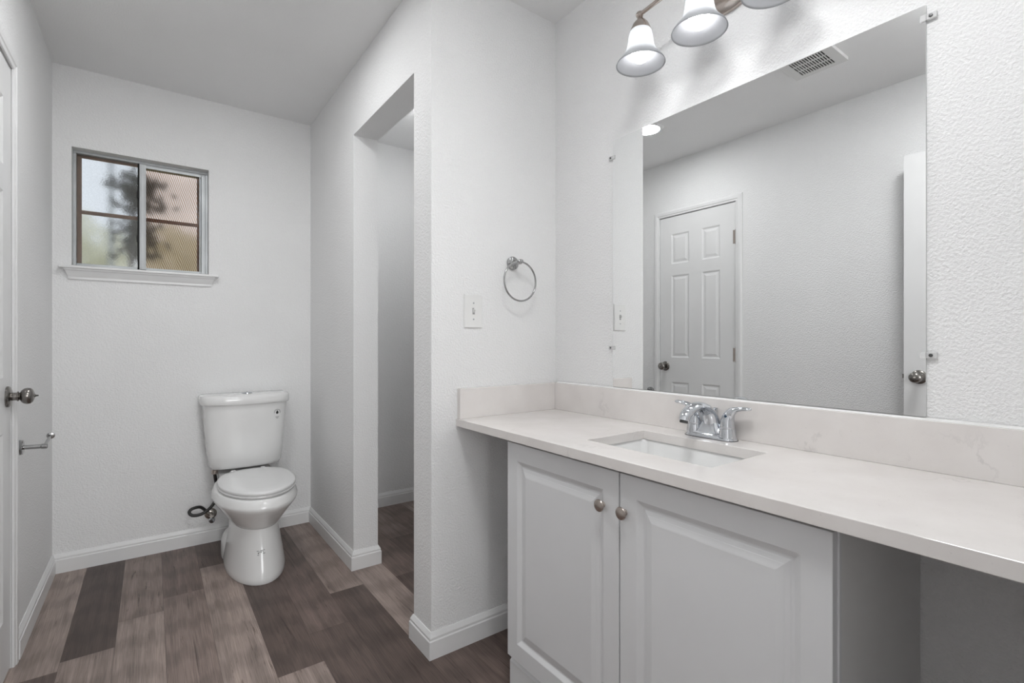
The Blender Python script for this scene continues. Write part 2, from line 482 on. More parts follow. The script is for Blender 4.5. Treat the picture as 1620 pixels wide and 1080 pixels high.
# floor: individually toned planks
def build_floor():
    bm = NB()
    tone = bm.faces.layers.float.new('tone_f')
    uvl = bm.loops.layers.uv.new('grain')
    Wd = 0.148; x0 = -0.257
    known = {  # column -> [(y_start, tone)...] tone holds from y_start up to the next start
        -1: [(-3.2, .3), (.9, .25), (2.235, .86)],
        0: [(-3.2, .6), (1.05, .78), (2.292, .07)],
        1: [(-3.2, .4), (1.25, .82), (2.484, .66)],
        2: [(-3.2, .5), (1.55, .62), (2.60, .42)],
        3: [(-3.2, .2), (1.62, .86), (2.84, .18)],
        4: [(-3.2, .5), (.7, .80), (1.765, .22), (2.98, .30)],
        5: [(-3.2, .4), (.9, .24), (1.958, .36), (3.05, .4)],
        6: [(-3.2, .7), (1.0, .16), (2.217, .74)],
        7: [(-3.2, .3), (1.2, .30), (1.70, .80), (2.85, .5)],
        8: [(-3.2, .5), (1.1, .30), (2.2, .48)],
        9: [(-3.2, .2), (1.4, .35), (2.64, .6)],
    }
    for col in range(-9, 16):
        a = x0 + Wd * col; b_ = a + Wd
        if col in known: st = known[col]
        else:
            st = []; y = -3.2 - random.random()
            while y < 3.3: st.append((y, random.random())); y += 1.22
        for k, (y, t) in enumerate(st):
            ye = st[k + 1][0] if k + 1 < len(st) else 3.4
            y = max(y, -3.2)
            if ye <= y: continue
            g = 0.0004
            f = bm.faces.new([bm.verts.new(p) for p in ((a + g, y + g, 0), (b_ - g, y + g, 0), (b_ - g, ye - g, 0), (a + g, ye - g, 0))])
            f[tone] = t
            ox, oy = random.random() * 7, random.random() * 9
            for lp in f.loops:
                lp[uvl].uv = (lp.vert.co.x - a + ox, lp.vert.co.y - y + oy)
    # subfloor seen in the hairline seams
    x_a, x_b = -1.62, 2.0
    vs = [bm.verts.new(p) for p in ((x_a, -3.2, -0.0015), (x_b, -3.2, -0.0015), (x_b, 3.4, -0.0015), (x_a, 3.4, -0.0015))]
    f = bm.faces.new(vs); f[tone] = -1.0
    vs = [bm.verts.new(p) for p in ((x_a, -3.2, -0.05), (x_b, -3.2, -0.05), (x_b, 3.4, -0.05), (x_a, 3.4, -0.05))]
    f = bm.faces.new(vs); f[tone] = -1.0
    me = bpy.data.meshes.new('floor')
    vals = [f[tone] for f in bm.faces]
    bm.to_mesh(me); bm.free()
    at = me.attributes.new('tone', 'FLOAT', 'FACE')
    for i, v in enumerate(vals): at.data[i].value = v
    me.materials.append(M['floor'])
    o = bpy.data.objects.new('floor', me); COL.objects.link(o); o['kind'] = 'structure'
build_floor()

bm = NB(); box(bm, -1.62, 2.0, -3.2, 3.4, H, H + 0.05)
finish('ceiling', bm, M['ceil'], kind='structure')

bm = NB()   # back wall, window opening
wall_grid(bm, (XL - .12, 1.72), (0, H), [(WX0, WX1, WZ0, WZ1)], lambda a, b_, t: (a, t, b_), D, D + .14)
finish('wall_back', bm, M['wall'], kind='structure')
bm = NB()   # left wall, closet door opening
wall_grid(bm, (YN0, D), (0, H), [(DY0 - .018, DY1 + .018, 0, DZ + .018)], lambda a, b_, t: (t, a, b_), XL - .12, XL)
finish('wall_left', bm, M['wall'], kind='structure')
bm = NB(); box(bm, XM, XM + .12, YN0, YE, 0, H)
finish('wall_right', bm, M['wall'], kind='structure')
bm = NB()   # partition with doorless opening
wall_grid(bm, (YE, D), (0, H), [(OY0, OY1, 0, OZ)], lambda a, b_, t: (t, a, b_), XP, XP + .122)
finish('wall_partition', bm, M['wall'], kind='structure')
bm = NB(); box(bm, XP + .122, 1.72, YE, YE + .122, 0, H)
finish('wall_end', bm, M['wall'], kind='structure')
bm = NB(); box(bm, 1.60, 1.72, YE + .122, D, 0, H)
finish('wall_closet', bm, M['wall'], kind='structure')
bm = NB()   # near wall with the entry doorway
wall_grid(bm, (XL - .12, XM + .12), (0, H), [(-0.285, 0.50, 0, 2.05)], lambda a, b_, t: (a, t, b_), YN0, YN1)
finish('wall_front', bm, M['wall'], kind='structure')
# bedroom behind the camera
bm = NB(); box(bm, -1.62, -1.50, -3.2, YN0, 0, H); finish('wall_bedroom_left', bm, M['wall'], kind='structure')
bm = NB(); box(bm, 1.88, 2.0, -3.2, YN0, 0, H); finish('wall_bedroom_right', bm, M['wall'], kind='structure')
bm = NB(); box(bm, -1.5, 1.88, -3.2, -3.05, 0, H); finish('wall_bedroom_back', bm, M['wall'], kind='structure')
bm = NB(); box(bm, -1.5, XL - .12, YN0, YN1, 0, H); box(bm, XM + .12, 1.88, YN0, YN1, 0, H)
finish('wall_bedroom_front', bm, M['wall'], kind='structure')

# baseboards
BB = [(0, 0), (.014, 0), (.014, .062), (.011, .066), (.011, .074), (.006, .084), (.003, .090), (0, .090)]
def base(name, path):
    bm = NB(); sweep(bm, path, BB, lambda a, b_, h: (a, b_, h)); return finish(name, bm, M['trim'], kind='structure')
CY1 = DY1 + .047; CY0 = DY0 - .047       # casing outer edges
base('baseboard_left', [(XL, D), (XL, CY1)][::1])
base('baseboard_back', [(XP, D), (XL, D)])
base('baseboard_partition', [(XP + .122, OY1 + .6), (XP + .122, OY1), (XP, OY1), (XP, D)])
base('baseboard_end', [(XM, YE), (XP, YE), (XP, OY0), (XP + .122, OY0)])
base('baseboard_closet', [(1.60, YE + .122), (1.60, D), (XP + .122, D)])
base('baseboard_left_near', [(XL, CY0), (XL, YN1)])
base('baseboard_right', [(XM, YN1), (XM, .34)])
base('baseboard_nook', [(XM, 1.28), (XM, YE)])

# ------------------------------------------------------------------ window in the back wall
win = struct_empty('window_1', (-.03, D, WZ0), 'small sliding aluminium window with obscure glass above the toilet')
yf = D + .055
bm = NB()   # outer aluminium frame : stepped rails
def fr(bm, x0, x1, z0, z1, w, y0, y1):
    box(bm, x0, x1, y0, y1, z1 - w, z1); box(bm, x0, x1, y0, y1, z0, z0 + w)
    box(bm, x0, x0 + w, y0, y1, z0 + w, z1 - w); box(bm, x1 - w, x1, y0, y1, z0 + w, z1 - w)
fr(bm, WX0, WX1, WZ0, WZ1, .012, yf, yf + .06)
box(bm, .222, .241, yf + .006, yf + .05, WZ0 + .012, WZ1 - .012)
box(bm, .2125, .2185, yf + .002, yf + .05, WZ0 + .012, WZ1 - .026)
box(bm, -.05, .222, yf + .004, yf + .05, WZ1 - .030, WZ1 - .012)
box(bm, WX0 + .012, .222, yf + .008, yf + .05, WZ0 + .012, WZ0 + .024)
part('window_frame', bm, M['alu'], win, bevel=.0012)
bm = NB()   # meeting stile
box(bm, -.054, -.026, yf - .006, yf + .012, WZ0 + .012, WZ1 - .014)
box(bm, -.048, -.032, yf - .010, yf - .005, WZ0 + .012, WZ1 - .018)
part('meeting_stile', bm, M['alulight'], win, bevel=.0012)
bm = NB(); box(bm, -.062, -.0545, yf + .004, yf + .03, WZ0 + .012, WZ1 - .012)
for z in (1.86, 1.63): box(bm, -.0655, -.054, yf - .008, yf + .01, z, z + .035)
part('weather_strip', bm, M['darkgap'], win)
bm = NB(); box(bm, -.302, -.063, yf + .020, yf + .024, WZ0 + .02, WZ1 - .013)
part('left_pane', bm, M['pane_clear'], win)['label'] = 'pebbled clear obscure pane'
bm = NB(); box(bm, -.026, .2125, yf + .020, yf + .024, WZ0 + .02, WZ1 - .028)
part('right_pane', bm, M['pane_reed'], win)['label'] = 'brown rippled obscure pane'
bm = NB()   # brown bars of the insect screen behind the glass
box(bm, -.306, -.286, yf + .030, yf + .04, WZ0 + .01, WZ1 - .012)
box(bm, -.292, .215, yf + .030, yf + .036, WZ1 - .025, WZ1 - .012)
box(bm, -.292, .213, yf + .027, yf + .036, 1.749, 1.767)
box(bm, -.292, .215, yf + .030, yf + .036, WZ0 + .01, WZ0 + .024)
box(bm, .203, .2115, yf + .028, yf + .036, WZ0 + .02, WZ1 - .03)
part('screen_bar', bm, M['brownbar'], win)
# stool and apron
bm = NB(); box(bm, -.36, .298, D - .042, yf, 1.462, 1.474)
finish('trim_1', bm, M['trim'], kind='structure', bevel=.003)
bm = NB()
def apr(z, y, dx): return [(-.343 + dx, D - .0005, z), (.281 - dx, D - .0005, z), (.281 - dx, y, z), (-.343 + dx, y, z)]
loft(bm, [apr(1.462, D - .034, 0), apr(1.454, D - .032, .002), apr(1.450, D - .026, .005), apr(1.432, D - .016, .012), apr(1.422, D - .010, .015), apr(1.411, D - .009, .016)])
finish('trim_2', bm, M['trim'], kind='structure')

# ---- outside: lawn, tree and post seen blurred through the glass
bm = NB(); box(bm, -9, 9, D + .3, D + 14, -.3, -.25)
finish('ground', bm, M['grass'], kind='structure')
tree = thing('bushy_tree', 'small dark leafy tree blurred behind the window glass', 'tree', (-.17, D + 2.0, -.25))
bm = NB(); tube(bm, [(-.17, D + 2.0, -.25), (-.15, D + 2.0, 1.2), (-.12, D + 2.0, 2.6)], [.05, .035, .015], 10)
part('trunk', bm, M['bark'], tree, smooth=True)
bm = NB()
rr = random.Random(7)
for k in range(260):
    if rr.random() < .55: z = rr.uniform(2.20, 2.50); lim = .20
    else: z = rr.uniform(1.80, 2.12); lim = .17
    x = -.09 + rr.gauss(0, lim * .5)
    y = D + 2.0 + rr.uniform(-.15, .15)
    d = Vector((rr.uniform(-1, 1), rr.uniform(-.4, .4), rr.uniform(-1, 1))).normalized() * rr.uniform(.03, .05)
    e = d.cross(Vector((0, 1, 0))).normalized() * .02
    p = Vector((x, y, z))
    vs = [bm.verts.new(q) for q in (p - d, p + e, p + d, p - e)]
    bm.faces.new(vs)
part('foliage', bm, M['leaf'], tree, kind='stuff')
hedge = thing('hedge', 'pale yellow green hedge blurred low behind the window glass', 'hedge', (0, D + 8, -.25))
bm = NB()
for k in range(1500):
    x = rr.uniform(-4, 3.4); y = D + 8 + rr.uniform(-.5, .5)
    top = 3.0 + .2 * math.sin(x * 1.7 + 2) + .15 * math.sin(x * 4.1)
    z = -.25 + (top + .25) * rr.random() ** .8
    d = Vector((rr.uniform(-1, 1), rr.uniform(-.6, .6), rr.uniform(-1, 1))).normalized() * rr.uniform(.12, .2)
    e = d.cross(Vector((0, 1, .2))).normalized() * .11
    p = Vector((x, y, z))
    bm.faces.new([bm.verts.new(q) for q in (p - d, p + e, p + d, p - e)])
part('foliage', bm, M['hedge'], hedge, kind='stuff')
post = NB(); tube(post, [(-.286, D + 2.3, -.25), (-.286, D + 2.3, 3.6)], .02, 12)
tag(finish('metal_post', post, M['alu'], (-.286, D + 2.3, -.25), smooth=True), 'thin grey post blurred behind the left window pane', 'post')

# ------------------------------------------------------------------ closet door in the left wall
RD = [(.010, .005), (.016, .005), (.032, .001), (.034, .001)]
d1 = struct_empty('door_1', (XL, (DY0 + DY1) / 2, 0), 'white six panel closet door in the left wall')
pc = [(2.102, 2.250), (1.862, 2.000)]
pr_ = [(1.68, 1.90), (.99, 1.595), (.20, .81)]
bm = NB(); panelled(bm, DY0, DY1, .008, DZ, XL - .040, XL - .003, [(a, b_, c_, e) for a, b_ in pc for c_, e in pr_], RD)
part('door_panel', bm, M['door'], d1, bevel=.0008)
bm = NB()   # jamb lining and stops
for y0, y1 in ((DY0 - .018, DY0 - .003), (DY1 + .003, DY1 + .018)): box(bm, XL - .12, XL - .001, y0, y1, 0, DZ + .003)
box(bm, XL - .12, XL - .001, DY0 - .018, DY1 + .018, DZ + .003, DZ + .018)
part('door_jamb', bm, M['trim'], d1)
bm = NB()   # casing: colonial profile, mitred
CP = [(0, .0), (0, .006), (.004, .0075), (.012, .008), (.016, .011), (.034, .012), (.040, .009), (.045, .006), (.045, 0)]
sweep(bm, [(DY0 - .002, 0), (DY0 - .002, DZ + .004), (DY1 + .002, DZ + .004), (DY1 + .002, 0)], CP, lambda a, b_, h: (XL + h, a, b_))
part('door_casing', bm, M['trim'], d1)
for z in (1.80, 1.02, .24):
    bm = NB(); lathe(bm, [(.006, 0), (.006, .1)], (XL - .003, DY0 - .001, z - .05), seg=14)
    box(bm, XL - .003, XL - .002, DY0, DY0 + .02, z - .045, z + .045)
    part('hinge', bm, M['nickel'], d1, smooth=True)

def door_knob(parent, x, y, z, sgn, mat, turn=True, scale=1.0, slim=1.0):
    """ball privacy knob, axis along sgn*X"""
    e = scale
    ax = (sgn, 0, 0)
    bm = NB(); lathe(bm, [(r_, h_ * slim) for r_, h_ in [(.010 * e, .004), (.0135 * e, .014 * e), (.013 * e, .030 * e), (.0165 * e, .032 * e), (.0165 * e, .035 * e), (.012 * e, .037 * e), (.013 * e, .040 * e),
        (.020 * e, .044 * e), (.0255 * e, .052 * e), (.0275 * e, .062 * e), (.0262 * e, .071 * e), (.021 * e, .078 * e), (.012 * e, .0825 * e), (.006 * e, .0835 * e)]], (x, y, z), ax)
    kn = part('door_knob', bm, mat, parent, smooth=True)
    bm = NB(); lathe(bm, [(.0345 * e, 0), (.0350 * e, .004), (.032 * e, .008), (.024 * e, .011), (.012 * e, .013)], (x, y, z), ax)
    part('rosette', bm, mat, kn, smooth=True)
    bm = NB()
    lathe(bm, [(r_, h_ * slim) for r_, h_ in [(.006, .080 * e), (.006, .085 * e), (.0038, .087 * e), (.0022, .091 * e), (.0030, .094 * e), (.001, .096 * e)]], (x, y, z), ax, seg=16)
    part('turn_button', bm, mat, kn, smooth=True)
door_knob(d1, XL - .003, 2.300, .925, 1, M['knobnickel'], slim=.8)

# entry door: leaf folded open against the left wall, mostly behind the camera's view, seen in the mirror
d2 = struct_empty('door_2', (-.27, .06, 0), 'white entry door folded open along the left wall')
LX = -.262
bm = NB(); cols = [(.17, .395), (.485, .71)]
panelled(bm, .06, .818, .012, 2.02, LX - .035, LX, [(a, b_, c_, e) for a, b_ in cols for c_, e in pr_], RD)
part('door_panel', bm, M['door'], d2, bevel=.0008)
door_knob(d2, LX, .757, .937, 1, M['knobnickel'], scale=.95)
bm = NB(); lathe(bm, [(.0345, 0), (.035, .004), (.030, .009), (.012, .012), (.0135, .030), (.020, .036), (.0265, .050), (.020, .064), (.006, .068)], (LX - .035, .757, .937), (-1, 0, 0))
part('back_knob', bm, M['knobnickel'], d2, smooth=True)
bm = NB(); box(bm, LX - .029, LX - .006, .818, .8195, .910, .966); box(bm, LX - .023, LX - .012, .8195, .827, .928, .948)
part('latch_plate', bm, M['knobnickel'], d2)
for z in (1.80, 1.02, .24):
    bm = NB(); lathe(bm, [(.006, 0), (.006, .1)], (LX + .002, .052, z - .05), seg=14)
    part('hinge', bm, M['nickel'], d2, smooth=True)

# ------------------------------------------------------------------ toilet
TX = .415
toilet = thing('toilet', 'white two-piece toilet with closed lid standing below the window', 'toilet', (TX, 2.80, 0))
def egg(z, hw, yf_, yb, e=2.0, n_=48, back=2.6, xc=TX, split=.45):
    """egg outline: rounded front, squarer back; split = where it is widest, from back"""
    yc = yb + (yf_ - yb) * split
    pts = []
    for i in range(n_):
        a = 2 * math.pi * i / n_
        ca, sa = math.cos(a), math.sin(a)
        if sa < 0: ex, L = e, yc - yf_
        else: ex, L = back, yb - yc
        x = hw * math.copysign(abs(ca) ** (2 / ex), ca)
        y = L * math.copysign(abs(sa) ** (2 / ex), sa)
        pts.append((xc + x, yc + y, z))
    return pts
# bowl
bm = NB()
loft(bm, [egg(.229, .096, 2.550, 2.95), egg(.234, .107, 2.533, 2.97), egg(.255, .121, 2.510, 2.98), egg(.285, .140, 2.480, 2.99), egg(.315, .160, 2.448, 3.0), egg(.340, .176, 2.421, 3.01),
          egg(.352, .1825, 2.412, 3.01), egg(.360, .1845, 2.409, 3.01), egg(.368, .1840, 2.410, 3.01), egg(.385, .1780, 2.417, 3.01), egg(.397, .1725, 2.424, 3.01), egg(.401, .167, 2.430, 3.005)], cap1=True)
bowl = part('bowl', bm, M['ceramic'], toilet, smooth=True, angle=60)
bm = NB()   # deck under the tank
loft(bm, [rrect(TX - .10, TX + .10, 2.93, 3.15, .27, .03), rrect(TX - .125, TX + .125, 2.93, 3.155, .33, .03), rrect(TX - .13, TX + .13, 2.93, 3.16, .395, .03), rrect(TX - .127, TX + .127, 2.93, 3.157, .402, .03)])
part('tank_deck', bm, M['ceramic'], toilet, smooth=True, angle=50)
bm = NB()   # pedestal
loft(bm, [egg(0, .128, 2.480, 3.00), egg(.008, .1315, 2.476, 3.0), egg(.03, .131, 2.478, 3.0), egg(.06, .126, 2.487, 2.99), egg(.10, .120, 2.499, 2.98), egg(.15, .112, 2.513, 2.975), egg(.20, .106, 2.524, 2.97), egg(.245, .105, 2.530, 2.97)])
part('pedestal', bm, M['ceramic'], toilet, smooth=True, angle=60)
bm = NB()   # rear foot with the trapway
loft(bm, [egg(0, .127, 2.74, 3.10), egg(.010, .128, 2.737, 3.10), egg(.075, .125, 2.75, 3.10), egg(.10, .110, 2.77, 3.10), egg(.115, .09, 2.80, 3.09), egg(.29, .080, 2.85, 3.08)])
part('trapway', bm, M['ceramic'], toilet, smooth=True, angle=60)
# seat and lid
SXC = TX + .004
def segg(z, hw, yf_, yb): return egg(z, hw, yf_, yb, xc=SXC)
bm = NB()
loft(bm, [segg(.403, .160, 2.442, 2.925), segg(.405, .167, 2.434, 2.932), segg(.413, .169, 2.430, 2.934), segg(.417, .165, 2.434, 2.932)])
part('seat', bm, M['seatplastic'], toilet, smooth=True, angle=60)
bm = NB()
loft(bm, [segg(.4185, .158, 2.440, 2.925), segg(.4195, .166, 2.431, 2.932), segg(.428, .168, 2.428, 2.934), segg(.433, .165, 2.432, 2.932), segg(.436, .154, 2.446, 2.925), segg(.438, .114, 2.50, 2.89), segg(.439, .057, 2.59, 2.83)])
lid = part('lid', bm, M['seatplastic'], toilet, smooth=True, angle=60)
for dx in (-.07, .07):
    bm = NB(); lathe(bm, [(.016, 0), (.017, .01), (.015, .024), (.010, .03)], (TX + dx, 2.955, .400), seg=24)
    part('hinge', bm, M['seatplastic'], toilet, smooth=True)
# tank: flat back, softly bowed front
TKX = TX + .005
def tank(z, hw, yfr, yb, r=.05, n_=14):
    TX = TKX
    pts = []
    # start back-left, go along back, then front
    pts.append((TX - hw, yb, z)); pts.append((TX + hw, yb, z))
    K = 2 * n_
    for i in range(K + 1):
        a = math.pi * i / K
        ex = 4.2
        x = hw * math.copysign(abs(math.cos(a)) ** (2 / ex), math.cos(a))
        bow = .018 * (1 - (x / hw) ** 2)
        y = (yb - .07) - (yb - .07 - yfr - .018) * abs(math.sin(a)) ** (2 / ex) - bow * 1.0
        pts.append((TX + x, y, z))
    return pts
bm = NB()
loft(bm, [tank(.424, .150, 3.02, 3.15), tank(.428, .166, 3.004, 3.157), tank(.445, .176, 2.994, 3.16), tank(.52, .186, 2.986, 3.162), tank(.62, .194, 2.978, 3.165), tank(.72, .201, 2.972, 3.168), tank(.772, .204, 2.969, 3.168)])
tk = part('tank', bm, M['ceramic'], toilet, smooth=True, angle=50)
bm = NB()
loft(bm, [tank(.770, .206, 2.966, 3.17), tank(.772, .214, 2.957, 3.174), tank(.778, .217, 2.954, 3.175), tank(.808, .217, 2.954, 3.175), tank(.818, .212, 2.960, 3.173), tank(.822, .200, 2.975, 3.165)])
tl = part('tank_lid', bm, M['ceramic'], toilet, smooth=True, angle=50)
bm = NB(); lathe(bm, [(.0265, .0), (.0265, .006), (.024, .0075)], (TX + .010, 3.065, .8215), seg=32)
fb = part('flush_button', bm, M['chrome'], toilet, smooth=True)
bm = NB(); box(bm, TX + .0092, TX + .0108, 3.041, 3.089, .829, .8295)
part('button_split', bm, M['ink'], fb)
# round sticker with a water drop on the tank front
def tank_front_y(x, z):
    # match the tank's front surface
    t = (z - .62) / (.72 - .62); hw = .194 + .007 * t; yfr = 2.978 - .006 * t; yb = 3.165 + .003 * t
    xr = (x - TKX) / hw; ca = abs(xr) ** 2.1; sa = math.sqrt(max(0, 1 - ca * ca))
    return (yb - .07) - (yb - .07 - yfr - .018) * sa ** (2 / 4.2) - .018 * (1 - xr * xr)
def surf_disc(bm, cx, cz, pts, off):
    vs = [bm.verts.new((cx + a, tank_front_y(cx + a, cz + b_) - off, cz + b_)) for a, b_ in pts]
    bm.faces.new(vs)
SX, SZ = .563, .715
bm = NB(); surf_disc(bm, SX, SZ, [(.019 * math.cos(2 * math.pi * k / 32), .019 * math.sin(2 * math.pi * k / 32)) for k in range(32)], .0006)
st = part('round_sticker', bm, M['paper'], toilet)
bm = NB()
for k in range(22):
    a0 = math.radians(-20 + k * 10); a1 = a0 + math.radians(6)
    surf_disc(bm, SX, SZ, [(.0135 * math.cos(a0), .0135 * math.sin(a0)), (.0175 * math.cos(a0), .0175 * math.sin(a0)), (.0175 * math.cos(a1), .0175 * math.sin(a1)), (.0135 * math.cos(a1), .0135 * math.sin(a1))], .0010)
part('ring_print', bm, M['greyink'], st)
bm = NB()
drop = [(0, .012), (.003, .006), (.0062, .0), (.0068, -.004), (.005, -.008), (.0, -.010), (-.005, -.008), (-.0068, -.004), (-.0062, .0), (-.003, .006)]
surf_disc(bm, SX, SZ, drop, .0011)
part('drop_print', bm, M['ink'], st)
bm = NB()
for k in range(5):
    x = -.009 + k * .004
    surf_disc(bm, SX, SZ - .027, [(x, -.0022), (x + .0026, -.0022), (x + .0026, .0022), (x, .0022)], .0006)
for k in range(3):
    x = -.005 + k * .004
    surf_disc(bm, SX, SZ - .034, [(x, -.0015), (x + .0026, -.0015), (x + .0026, .0015), (x, .0015)], .0006)
part('small_print', bm, M['greyink'], st)
# small mark on the pedestal front
bm = NB()
def ped_y(x, z): 
    yfr = 2.499 + (z - .10) * .28; hw = .120 - (z - .10) * .16; yb = 2.98 - (z - .10) * .1; yc = yb + (yfr - yb) * .45
    q = min(1, abs(x - TX) / hw)
    return yc - (yc - yfr) * math.sqrt(1 - q * q) - .0022
cx, cz = .406, .138
def ps(pts): bm.faces.new([bm.verts.new((cx + a, ped_y(cx + a, cz + b_), cz + b_)) for a, b_ in pts])
for (a, b_, w, h_) in ((-.013, .004, .006, .0018), (-.010, -.004, .003, .005), (-.006, .001, .004, .002), (-.003, .005, .008, .0018), (-.001, -.001, .002, .005), (.003, .001, .003, .0018), (.006, .006, .004, .0018), (.004, -.004, .007, .0018), (-.012, -.008, .005, .0016)):
    ps([(p_ * 1.4, q_ * 1.4) for p_, q_ in ((a, b_), (a + w, b_), (a + w, b_ + h_), (a, b_ + h_))])
part('maker_stamp', bm, M['greyink'], toilet)
bm = NB()   # fill valve nut below the tank
lathe(bm, [(.011, 0), (.016, .004), (.016, .022), (.012, .026), (.012, .032)], (.272, 3.085, .394), seg=12)
part('fill_valve_nut', bm, M['nickel'], toilet, smooth=True)

# shutoff valve with escutcheon on the back wall, and the black hose
vx, vz = .262, .155
valve = thing('shutoff_valve', 'small metal water shutoff valve on back wall left of the toilet', 'valve', (vx, D, vz))
bm = NB(); lathe(bm, [(.030, 0), (.029, .004), (.020, .009), (.012, .011)], (vx, D, vz), (0, -1, 0)); part('escutcheon', bm, M['brass'], valve, smooth=True)
bm = NB(); lathe(bm, [(.008, .005), (.008, .03), (.013, .032), (.013, .056), (.009, .06)], (vx, D, vz), (0, -1, 0), seg=20)
lathe(bm, [(.008, 0), (.008, .02), (.011, .021), (.011, .034), (.007, .035)], (vx - .004, D - .045, vz + .004), (-.5, -.1, .6), seg=8)
part('valve_body', bm, M['brass'], valve, smooth=True)
bm = NB(); lathe(bm, [(.004, .055), (.004, .066), (.014, .066), (.016, .070), (.014, .077), (.008, .078)], (vx, D, vz), (0, -1, -.25), seg=16)
part('valve_handle', bm, M['chrome'], valve, smooth=True)
bm = NB()
hp = [(vx - .02, D - .05, vz + .022), (vx - .035, D - .055, vz + .045), (.205, D - .075, .222), (.172, D - .085, .222), (.158, D - .09, .208), (.170, D - .10, .192), (.205, D - .105, .190),
      (.240, D - .10, .205), (.268, D - .09, .232), (.282, D - .075, .268), (.286, D - .07, .31), (.276, D - .095, .365), (.272, D - .105, .398)]
tube(bm, catmull(hp, 10), .0080, 12)
hose = finish('supply_hose', bm, M['black'], (vx, D - .05, vz + .02), smooth=True)
tag(hose, 'black rubber supply hose looping left of the toilet base', 'hose')

# ------------------------------------------------------------------ toilet paper holder
hy, hz = 2.432, .733
tp_ = thing('toilet_paper_holder', 'empty chrome toilet paper holder arm on left wall beside door', 'toilet paper holder', (XL, hy, hz))
bm = NB(); lathe(bm, [(.0265, 0), (.0265, .010), (.025, .012), (.025, .016), (.014, .018)], (XL, hy, hz), (1, 0, 0)); part('wall_plate', bm, M['chrome2'], tp_, smooth=True)
bm = NB(); lathe(bm, [(.0075, .015), (.0075, .062), (.009, .064), (.009, .078), (.006, .080)], (XL, hy, hz), (1, 0, -.04), seg=20)
part('post', bm, M['chrome2'], tp_, smooth=True)
bm = NB(); tube(bm, [(XL + .071, hy, hz - .003), (XL + .071, hy + .135, hz + .014)], .005, 14)
arm = part('arm', bm, M['chrome2'], tp_, smooth=True)
bm = NB(); lathe(bm, [(.005, 0), (.0115, .002), (.0125, .005), (.0115, .008), (.004, .009)], (XL + .071, hy + .132, hz + .0135), (0, 1, .1), seg=24)
part('end_cap', bm, M['chrome2'], arm, smooth=True)

# ------------------------------------------------------------------ vanity
CZ0, CZ1 = .802, .829
CF = .888
cab = thing('vanity_cabinet', 'light grey two-door vanity cabinet under the white counter', 'cabinet', ((.935 + XM) / 2, .81, 0))
KY0, KY1 = .345, 1.278
bm = NB()
box(bm, .940, XM - .002, KY1 - .018, KY1, 0, CZ0 - .001)      # far side
box(bm, .940, XM - .002, KY0 + .018, KY1 - .018, .10, .115)   # bottom
box(bm, XM - .012, XM - .003, KY0 + .018, KY1 - .018, .115, CZ0 - .04)  # back
part('carcass', bm, M['cab'], cab)
bm = NB(); box(bm, .940, XM - .002, KY0, KY0 + .018, 0, CZ0 - .001)
part('side_panel', bm, M['cabside'], cab)['label'] = 'warm grey flat side panel'
bm = NB()   # face frame
wall_grid(bm, (KY0 - .001, KY1 + .001), (.10, CZ0 - .001), [(KY0 + .03, KY1 - .03, .15, CZ0 - .04)], lambda a, b_, t: (t, a, b_), .934, .944)
part('face_frame', bm, M['cab'], cab, bevel=.001)
bm = NB()   # plinth with a bevelled top edge
sweep(bm, [(KY0 + .002, 0), (KY1 - .002, 0)], [(0, .938), (0, .9245), (.090, .9245), (.100, .9345), (.100, .938)], lambda a, b_, h: (h, a, b_))
part('plinth', bm, M['cab'], cab)
RC = [(.003, .0015), (.014, .0085), (.019, .0085), (.021, .0070), (.029, .0045), (.030, .0038), (.041, .0008), (.044, .0003)]
for (a, b_, ky) in ((.813, 1.276, .864), (.347, .809, .793)):
    bm = NB()
    panelled(bm, a, b_, .113, .790, .9335, .915, [(a + .050, b_ - .050, .168, .737)], RC)
    dr = part('door', bm, M['cab'], cab, bevel=.0015)
    bm = NB(); lathe(bm, [(.0075, 0), (.006, .003), (.0055, .009), (.009, .012), (.0150, .0140), (.0158, .0155), (.0145, .0180), (.009, .0202), (.003, .021)], (.915, ky, .699), (-1, 0, 0), seg=32)
    part('knob', bm, M['nickel'], dr, smooth=True)

# countertop with sink cut-out, back and side splash
SXa, SXb, SYa, SYb = .998, 1.248, .620, 1.006
ct = thing('countertop', 'white speckled quartz countertop with backsplash along the mirror wall', 'countertop', (1.12, .8, CZ0))
bm = NB(); wall_grid(bm, (CF, XM - .0005), (YN1 + .001, YE - .0005), [(SXa, SXb, SYa, SYb)], lambda a, b_, t: (a, b_, t), CZ0, CZ1)
part('slab', bm, M['quartz'], ct, bevel=.0015)
bm = NB(); box(bm, XM - .0205, XM - .0005, YN1 + .001, YE - .0005, CZ1, .938)
part('backsplash', bm, M['quartz'], ct, bevel=.0012)
bm = NB(); box(bm, CF + .006, XM - .021, YE - .0205, YE - .0005, CZ1, .938)
part('side_splash', bm, M['quartz'], ct, bevel=.0012)
bm = NB(); sweep(bm, [(XM - .002, YN1 + .01), (XM - .002, YE - .022)], [(0, .9381), (.012, .9381), (.008, .9405), (0, .9425)], lambda a, b_, h: (a, b_, h))
part('caulk_bead', bm, M['caulk'], ct)

